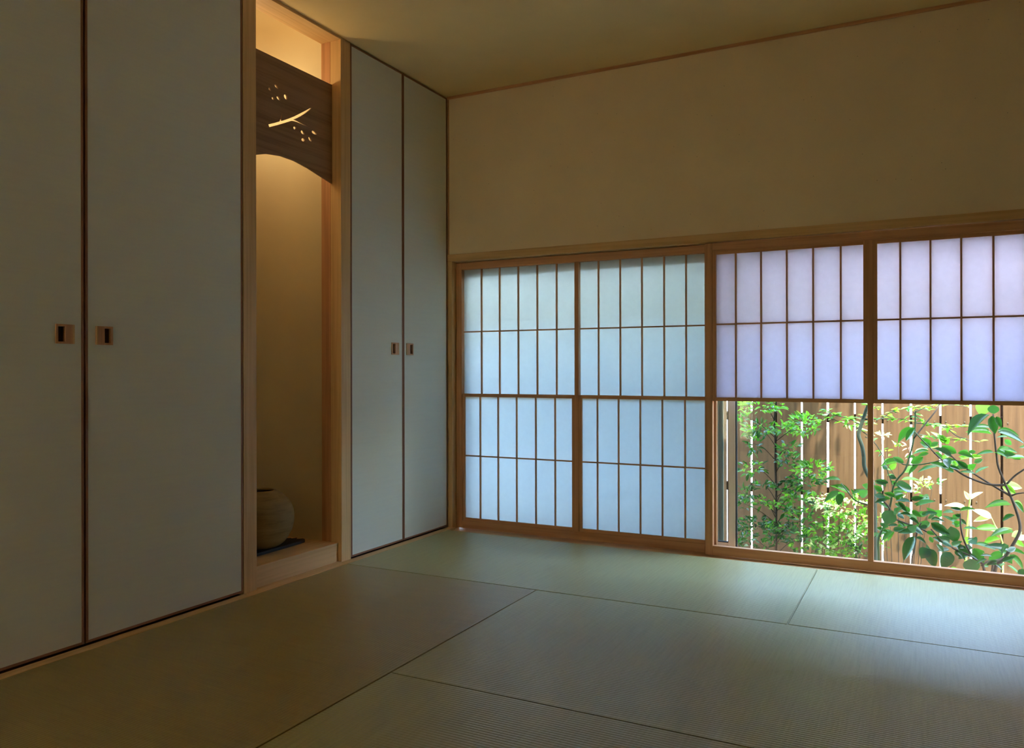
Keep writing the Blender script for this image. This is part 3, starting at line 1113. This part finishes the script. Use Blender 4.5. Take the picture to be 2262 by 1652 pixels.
S3 = [c6(1830, 1300, .55), c6(1950, 1110, .55), c6(2060, 950, .55), c6(2180, 740, .56), c6(2205, 620, .57), c6(2170, 450, .58), c6(2080, 200, .6),
      c6(2000, 20, .6), c5(1890, 1010, .6), c5(1860, 830, .6), c5(1830, 540, .6), c5(1812, 230, .6)]
stem(dogR, [low(c6(1780, 1400, .55))] + S3, 0.0088, 0.0036, stem_b)
stem(dogR, [c5(2000, 1265, .6), c5(1800, 1262, .6), c5(1620, 1220, .6), c5(1380, 1120, .6), c5(1180, 980, .58), c5(1050, 890, .57), c5(900, 740, .56)], 0.006, 0.003, stem_b, 'branch')
stem(dogR, [c6(2060, 165, .6), c6(1830, 30, .62), c5(1500, 1080, .62), c5(1300, 930, .62), c5(1150, 790, .62)], 0.005, 0.003, stem_b, 'branch')
stem(dogR, [c5(2010, 1250, .6), c5(2130, 1130, .6), c5(2275, 1030, .58)], 0.005, 0.004, stem_b, 'branch')
stem(dogR, [c6(2080, 165, .6), c6(2160, 135, .58), c6(2290, 120, .56)], 0.004, 0.003, stem_b, 'branch')
stem(dogR, [low(c6(1760, 1400, .48)), c6(1690, 1290, .46), c6(1520, 1070, .45), c6(1400, 850, .45), c6(1340, 640, .46), c6(1330, 420, .48)], 0.007, 0.003, stem_b)
stem(dogR, [c6(1640, 1190, .45), c6(1730, 1130, .47), c6(1900, 1095, .52), c6(1980, 1040, .55)], 0.004, 0.004, stem_b, 'branch')
stem(dogR, [c6(1500, 1050, .45), c6(1260, 950, .44), c6(1200, 910, .43), c6(1090, 860, .43), c6(900, 650, .44)], 0.005, 0.003, stem_b, 'branch')
stem(dogR, [low(c6(1780, 1400, .55)), c6(1790, 1290, .57), c6(1870, 1120, .6)], 0.005, 0.004, stem_b)
big_leaves(dogR, c5, [
    (1280, 800, 1055, 690, 120, 'm'), (1200, 860, 930, 710, 90, 'd'), (1190, 830, 1075, 760, 70, 'b'), (1290, 800, 1540, 865, 90, 'm'),
    (1490, 840, 1650, 850, 75, 'l'), (1450, 780, 1560, 780, 70, 'm'), (1820, 790, 1560, 820, 55, 'm'), (1820, 790, 2030, 855, 50, 'm'),
    (1170, 1030, 890, 940, 95, 'm'), (1440, 1025, 1280, 905, 100, 'b'), (1440, 1030, 1560, 960, 85, 'm'), (1540, 1100, 1310, 1070, 42, 'm'),
    (1550, 1100, 1745, 990, 45, 'm'), (1760, 240, 1420, 520, 115, 'b'), (1790, 255, 1840, 520, 140, 'b'), (1860, 262, 1930, 430, 85, 'd'),
    (1790, 520, 1410, 465, 60, 'm'), (1770, 430, 1500, 410, 60, 'm'), (1680, 60, 1635, 250, 190, 'l'), (1815, 90, 1815, 228, 125, 'b'),
    (1880, 460, 2185, 515, 85, 'm'), (1870, 490, 2270, 650, 80, 'b'), (1865, 765, 2170, 775, 75, 'm'), (1965, 800, 2140, 820, 90, 'd'),
    (2290, 870, 1985, 870, 45, 'm'), (1130, 880, 1160, 1010, 80, 'b'), (1210, 920, 1300, 1000, 50, 'l'), (1170, 990, 1330, 1040, 60, 'b'),
    (2290, 700, 2190, 715, 40, 'm'), (1420, 860, 1310, 850, 50, 'l')])
big_leaves(dogR, c6, [
    (1240, 420, 1070, 405, 40, 'm'), (1320, 610, 1070, 450, 60, 'm'), (1340, 370, 1185, 340, 60, 'd'), (1330, 390, 1540, 350, 48, 'm'),
    (1335, 460, 1250, 440, 60, 'd'), (1340, 500, 1420, 590, 50, 'b'), (1370, 650, 1600, 650, 35, 'm'), (900, 560, 1180, 730, 150, 'd'),
    (1190, 610, 1270, 850, 165, 'd'), (1180, 825, 930, 775, 110, 'd'), (850, 930, 760, 1080, 165, 'd'), (870, 935, 960, 1215, 175, 'd'),
    (1190, 990, 1060, 1232, 175, 'd'), (1480, 1080, 1510, 1290, 200, 'd'), (1260, 870, 1480, 1060, 110, 'b'), (980, 870, 1090, 990, 60, 'd'),
    (1540, 870, 1850, 950, 70, 'm'), (2060, 970, 1690, 860, 105, 'b'), (1960, 990, 1740, 1100, 125, 'm'), (1530, 930, 1680, 1160, 150, 'm'),
    (2080, 970, 2275, 1010, 60, 'm'), (2040, 1030, 2260, 1230, 80, 'm'), (2190, 1240, 2275, 1340, 110, 'd'), (2020, 1180, 2200, 1310, 40, 'm'),
    (1000, 690, 1185, 815, 65, 'm'), (2130, 250, 2260, 410, 70, 'm'), (2120, 240, 2270, 330, 55, 'l'), (2130, 450, 1930, 535, 70, 'b'),
    (2110, 700, 1760, 740, 42, 'm'), (2080, 300, 1680, 312, 42, 'm'), (1190, 780, 1210, 690, 60, 'm'), (870, 1000, 840, 880, 50, 'd'),
    (1260, 960, 1390, 1070, 90, 'd'), (1500, 800, 1560, 870, 80, 'd'), (2000, 1050, 2090, 1160, 90, 'm'), (1480, 890, 1430, 940, 80, 'd'),
    (1940, 870, 2060, 960, 80, 'b'), (930, 850, 880, 760, 60, 'm')])

# fill-in leaves along the crowded lower branches
def fillers(cf, boxes, seed):
    rg_ = random.Random(seed)
    out_ = []
    for x0, x1, y0, y1, k, tones in boxes:
        for _ in range(k):
            x, y = rg_.uniform(x0, x1), rg_.uniform(y0, y1)
            a = rg_.uniform(-.5, .9) if rg_.random() < .5 else math.pi - rg_.uniform(-.5, .9)
            ln = rg_.uniform(110, 210)
            out_.append((x, y, x + ln * math.cos(a), y + ln * math.sin(a), rg_.uniform(35, 80), rg_.choice(tones)))
    return out_


big_leaves(dogL, c6, fillers(c6, [(200, 900, 120, 330, 10, 'mbm'), (350, 900, 420, 700, 10, 'mdb'), (100, 420, 560, 760, 4, 'm')], 71))
big_leaves(dogL, c5, fillers(c5, [(650, 1100, 700, 980, 6, 'ml')], 72))
big_leaves(dogR, c6, fillers(c6, [(1000, 1600, 780, 1120, 10, 'dmb'), (1600, 2250, 850, 1240, 14, 'mdmb'), (1150, 1420, 420, 700, 4, 'm')], 73))
big_leaves(dogR, c5, fillers(c5, [(1100, 1600, 780, 1080, 8, 'ml'), (1750, 2200, 480, 880, 5, 'm')], 74))

# --- sunlit young shoot near the fence
shoot = thing('young_shoot', c6(1410, 1270, .97), 'single bright yellow-green shoot with sunlit pale leaves standing near the fence', 'plant')
shoot.location.z = GZ
stem(shoot, [low(c6(1405, 1350, .97)), c6(1410, 1270, .97), c6(1420, 850, .97), c6(1450, 450, .97), c6(1475, 215, .97)], 0.0085, 0.004, stem_l)
stem(shoot, [c6(1950, 860, .97), c6(1900, 700, .97), c6(1840, 600, .97), c6(1790, 490, .97)], 0.004, 0.002, stem_l, 'twig')
stem(shoot, [low(c6(1960, 1300, .97)), c6(1950, 860, .97)], 0.005, 0.004, stem_l)
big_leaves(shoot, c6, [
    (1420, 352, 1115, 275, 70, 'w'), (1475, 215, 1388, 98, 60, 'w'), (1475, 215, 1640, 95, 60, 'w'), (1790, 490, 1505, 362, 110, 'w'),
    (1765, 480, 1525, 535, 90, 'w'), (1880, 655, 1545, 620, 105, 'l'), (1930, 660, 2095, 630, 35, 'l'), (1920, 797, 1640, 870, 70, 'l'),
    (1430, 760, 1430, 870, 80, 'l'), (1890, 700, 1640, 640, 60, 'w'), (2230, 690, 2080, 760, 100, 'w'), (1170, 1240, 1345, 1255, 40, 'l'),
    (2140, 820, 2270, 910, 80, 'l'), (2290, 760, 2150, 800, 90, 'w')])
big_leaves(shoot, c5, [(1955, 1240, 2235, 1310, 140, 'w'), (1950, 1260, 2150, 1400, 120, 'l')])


# --- small-leaved plants
def sprig(parent, centers, length, nparts, ntotal, tones, acc_all, seed, depth):
    """leaves fill elliptical tufts: (cf, x, y, rx, ry, weight, tones)"""
    rg = random.Random(seed)
    tot = sum(c[5] for c in centers)
    made = 0
    plan = []
    for cf, x, y, rx, ry, wt, tn in centers:
        k = max(4, round(ntotal * wt / tot))
        for i in range(k):
            a, r = rg.uniform(0, 6.283), math.sqrt(rg.random())
            plan.append((cf, x, y, x + rx * r * math.cos(a), y + ry * r * math.sin(a), tn))
    rg.shuffle(plan)
    for cf, cx_, cy_, x, y, tn in plan:
        d = min(1.045, depth + rg.uniform(-.12, .12))
        base = cf(x, y, d)
        ctr = cf(cx_, cy_ + 60, depth)
        out = (base - ctr)
        out.y += rg.uniform(-.06, .06)
        out = out.normalized() + Vector((rg.uniform(-.7, .7), rg.uniform(-.9, .5), rg.uniform(-.55, .45)))
        out.normalize()
        if d > 1.0:
            out.y = -abs(out.y)
        ln = length * rg.uniform(.7, 1.25)
        nrm = Vector((rg.uniform(-.5, .5), rg.uniform(-.8, .25), 0.8))
        mt = rg.choice(tn)
        part = made < nparts
        place_leaf(parent, base, base + out * ln, ln * rg.uniform(.38, .5), nrm, mt, rg.choice(['flat', 'droop', 'curl']), None if part else acc_all)
        made += 1


D, M_, L_, P_ = lf_dark, lf_mid, lf_light, lf_pale
dk3 = [D, D, M_]
md3 = [M_, M_, L_, D]
br3 = [M_, L_, L_, L_]
wh3 = [L_, P_, P_, M_]
ever = thing('evergreen_shrub', c4(790, 1300, .80), 'small-leaved evergreen shrub with a straight dark trunk beside the aluminium stile', 'shrub')
ever.location.z = GZ
T = [c4(785, 1250, .80), c4(788, 900, .80), c4(788, 500, .80), c4(785, 100, .80), c3(770, 1000, .80), c3(775, 700, .80), c3(760, 400, .80), c3(780, 100, .80)]
top = T[-1] + Vector((0.10, -.02, 0.85))
stem(ever, [low(T[0])] + T + [top], 0.0062, 0.0045, bark_d, 'trunk', 8)
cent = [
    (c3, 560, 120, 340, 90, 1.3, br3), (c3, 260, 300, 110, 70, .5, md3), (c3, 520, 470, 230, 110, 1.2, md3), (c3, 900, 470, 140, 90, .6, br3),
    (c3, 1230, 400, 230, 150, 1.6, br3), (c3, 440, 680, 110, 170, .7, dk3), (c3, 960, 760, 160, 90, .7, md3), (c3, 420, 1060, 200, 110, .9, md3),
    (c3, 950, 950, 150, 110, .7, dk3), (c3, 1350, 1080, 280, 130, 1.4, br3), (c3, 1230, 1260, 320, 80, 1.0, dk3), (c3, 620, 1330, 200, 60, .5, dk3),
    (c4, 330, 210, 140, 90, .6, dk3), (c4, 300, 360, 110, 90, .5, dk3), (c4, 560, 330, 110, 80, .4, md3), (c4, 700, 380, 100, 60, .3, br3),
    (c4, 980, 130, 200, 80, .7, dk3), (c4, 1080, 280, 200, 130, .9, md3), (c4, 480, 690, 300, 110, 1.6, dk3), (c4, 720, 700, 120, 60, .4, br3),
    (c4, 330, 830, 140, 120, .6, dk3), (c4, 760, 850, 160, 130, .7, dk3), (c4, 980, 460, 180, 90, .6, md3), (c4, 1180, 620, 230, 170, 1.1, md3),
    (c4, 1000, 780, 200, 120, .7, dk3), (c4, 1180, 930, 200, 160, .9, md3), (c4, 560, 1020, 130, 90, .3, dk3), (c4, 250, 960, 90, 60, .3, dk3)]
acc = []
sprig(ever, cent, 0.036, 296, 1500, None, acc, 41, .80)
# crown above the view
rg = random.Random(4)
for i in range(2300):
    q = top + Vector((rg.gauss(0.0, .15), rg.gauss(-.03, .11), rg.gauss(-.30, .33)))
    if q.z < 0.85 or q.y > 1.0:
        continue
    dirv = Vector((rg.uniform(-1, 1), rg.uniform(-1, 1), rg.uniform(-.5, .6))).normalized()
    ln = rg.uniform(.04, .07)
    place_leaf(ever, q, q + dirv * ln, ln * .45, Vector((rg.uniform(-.5, .5), rg.uniform(-.5, .5), 1)), rg.choice(md3), 'flat', acc)
# trunk to tuft branches
for i, (cf, x, y, rx, ry, wt, tn) in enumerate(cent):
    e = cf(x, y, .80 + rg.uniform(-.06, .06))
    zb_ = e.z - 0.06 - 0.25 * abs(e.x - T[3].x)
    tt = min(T, key=lambda q: abs(q.z - zb_))
    b0 = Vector((tt.x, tt.y, max(zb_, GZ + .1)))
    mid = b0.lerp(e, .55) + Vector((0, 0, .02 + rg.uniform(-.01, .02)))
    stem(ever, [b0, mid, e], 0.0022, 0.0011, bark_d, 'branch', 5)
merge('foliage', acc, ever)

low1 = thing('low_shrub', c4(1700, 1200, .95), 'low shrub with full sun painted into its pale leaves between evergreen and screen mullion', 'shrub')
low1.location.z = GZ
acc = []
cent = [
    (c4, 1480, 330, 200, 110, 1.2, wh3), (c4, 1750, 400, 270, 120, 1.6, wh3), (c4, 1650, 640, 220, 130, 1.2, br3), (c4, 1500, 780, 170, 160, .9, br3),
    (c4, 1950, 640, 200, 150, 1.2, wh3), (c4, 1800, 850, 260, 120, 1.4, wh3), (c4, 1480, 1030, 200, 130, 1.2, wh3), (c4, 1680, 1050, 160, 100, .8, br3),
    (c4, 2020, 300, 160, 90, .7, wh3), (c4, 2120, 620, 90, 200, .7, br3), (c4, 2050, 950, 160, 120, .8, md3), (c4, 2080, 1120, 150, 60, .5, dk3),
    (c4, 1320, 1090, 150, 60, .5, md3), (c4, 1800, 1130, 200, 60, .6, br3)]
sprig(low1, cent, 0.038, 290, 640, None, acc, 43, .97)
for cf, x, y, rx, ry, wt, tn in cent:
    e = cf(x, y, .95)
    b0 = Vector((c4(1650 + (x - 1700) * .55, 1200, .97).x, .97, GZ - .02))
    stem(low1, [b0, b0.lerp(e, .5) + Vector((rg.uniform(-.02, .02), 0, 0)), e], 0.0035, 0.0014, stem_b, 'stem', 5)
merge('foliage', acc, low1)

low2 = thing('low_shrub', c6(700, 1200, 1.0), 'wispy shrub with sun painted into its pale leaves glimpsed behind the broad leaves near the fence', 'shrub')
low2.location.z = GZ
acc = []
cent = [(c5, 760, 1270, 130, 60, 1.0, wh3), (c5, 940, 1210, 110, 40, .5, wh3), (c6, 780, 30, 120, 40, .7, wh3), (c5, 180, 550, 110, 35, .7, [P_]),
        (c5, 430, 690, 80, 30, .4, wh3), (c6, 140, 540, 60, 60, .3, wh3), (c6, 200, 860, 80, 110, .6, br3), (c5, 250, 780, 90, 60, .3, br3), (c6, 560, 130, 110, 50, .4, wh3)]
sprig(low2, cent, 0.030, 120, 120, None, acc, 45, 1.0)
for cf, x, y, rx, ry, wt, tn in cent:
    e = cf(x, y, 1.0)
    b0 = Vector((c6(250 + x * .45, 1200, 1.0).x, 1.0, GZ - .02))
    stem(low2, [b0, b0.lerp(e, .5) + Vector((rg.uniform(-.02, .02), 0, 0)), e], 0.0025, 0.0012, stem_b, 'stem', 5)
stem(low2, [c5(590, 820, 1.0), c5(560, 720, 1.0), c5(500, 640, 1.0)], 0.002, 0.001, stem_b, 'twig', 5)
for a in ((545, 690, 470, 630), (560, 730, 480, 765), (580, 800, 520, 860), (575, 760, 590, 700), (580, 850, 530, 890)):
    p0, p1 = c5(a[0], a[1], 1.0), c5(a[2], a[3], .99)
    place_leaf(low2, p0, p1, (p1 - p0).length * .35, Vector((0, -.5, 1)), lf_red)

# --- slender tree with a crooked trunk and fine sprays
slim = thing('slender_tree', c6(85, 1130, .74), 'slender crooked grey-green tree trunk with fine bright leaf sprays by the mullion', 'tree')
slim.location.z = GZ
tk = [c6(85, 1130, .74), c6(85, 800, .74), c6(82, 480, .74), c3(2260, 1330, .74), c3(2185, 1180, .74), c3(2120, 1030, .74), c3(2110, 880, .74), c3(2085, 720, .74),
      c3(2035, 560, .74), c3(2065, 420, .74), c3(2110, 290, .74), c3(2180, 90, .74), c3(2300, -150, .74)]
stem(slim, [low(tk[0])] + tk + [tk[-1] + Vector((.1, 0, .5))], 0.0120, 0.008, bark_g, 'trunk', 9)
twigs = [
    (c5, [(-60, 300), (60, 295), (270, 300), (480, 300), (560, 325), (660, 385)], 10, [L_], 0.74),
    (c5, [(-60, 310), (180, 290), (330, 190), (520, 150), (660, 130), (900, 190)], 26, [M_, L_, L_], 0.74),
    (c5, [(690, 360), (850, 375), (1100, 410), (1300, 410), (1450, 410)], 36, [L_], 0.78),
    (c5, [(1080, 410), (1180, 470), (1280, 550), (1450, 600), (1580, 630), (1700, 610)], 6, [L_], 0.80),
    (c5, [(740, 530), (880, 550), (1100, 600), (1380, 600)], 14, [L_], 0.82),
    (c5, [(690, 190), (780, 150), (870, 110), (1000, 95), (1250, 100), (1540, 130)], 20, [L_], 0.74),
    (c5, [(-60, 90), (60, 120), (180, 160)], 10, [L_], 0.72),
    (c5, [(-60, 560), (60, 625), (180, 800), (240, 930), (340, 1080), (400, 1180)], 3, [L_], 0.70),
    (c3, [(2190, 570), (2000, 440), (1800, 370), (1600, 300), (1400, 230)], 30, [L_, P_], 0.92),
    (c3, [(2060, 400), (1900, 310), (1700, 260), (1560, 190), (1440, 160)], 26, [L_, L_, M_], 0.92),
    (c3, [(2180, 250), (2000, 290), (1850, 320)], 12, [L_, M_], 0.80),
    (c3, [(2200, 380), (2140, 430)], 8, [L_], 0.74),
    (c5, [(650, 200), (720, 290), (850, 330)], 10, [L_, M_], 0.76)]
rg = random.Random(61)
for cf, pts2, nl, tn, d in twigs:
    P3 = [cf(x, y, d + rg.uniform(-.015, .015)) for x, y in pts2]
    stem(slim, P3, 0.0026, 0.0011, bark_g, 'twig', 5)
    cr = catmull(P3, 6)
    for i in range(nl):
        q = cr[min(len(cr) - 1, int(rg.uniform(.12, 1.0) * (len(cr) - 1)))]
        dv = Vector((rg.uniform(-1, 1), rg.uniform(-.6, .6), rg.uniform(-.28, .25))).normalized()
        ln = rg.uniform(.026, .042)
        place_leaf(slim, q, q + dv * ln, ln * .5, Vector((rg.uniform(-.3, .3), rg.uniform(-.45, .1), 1)), rg.choice(tn))
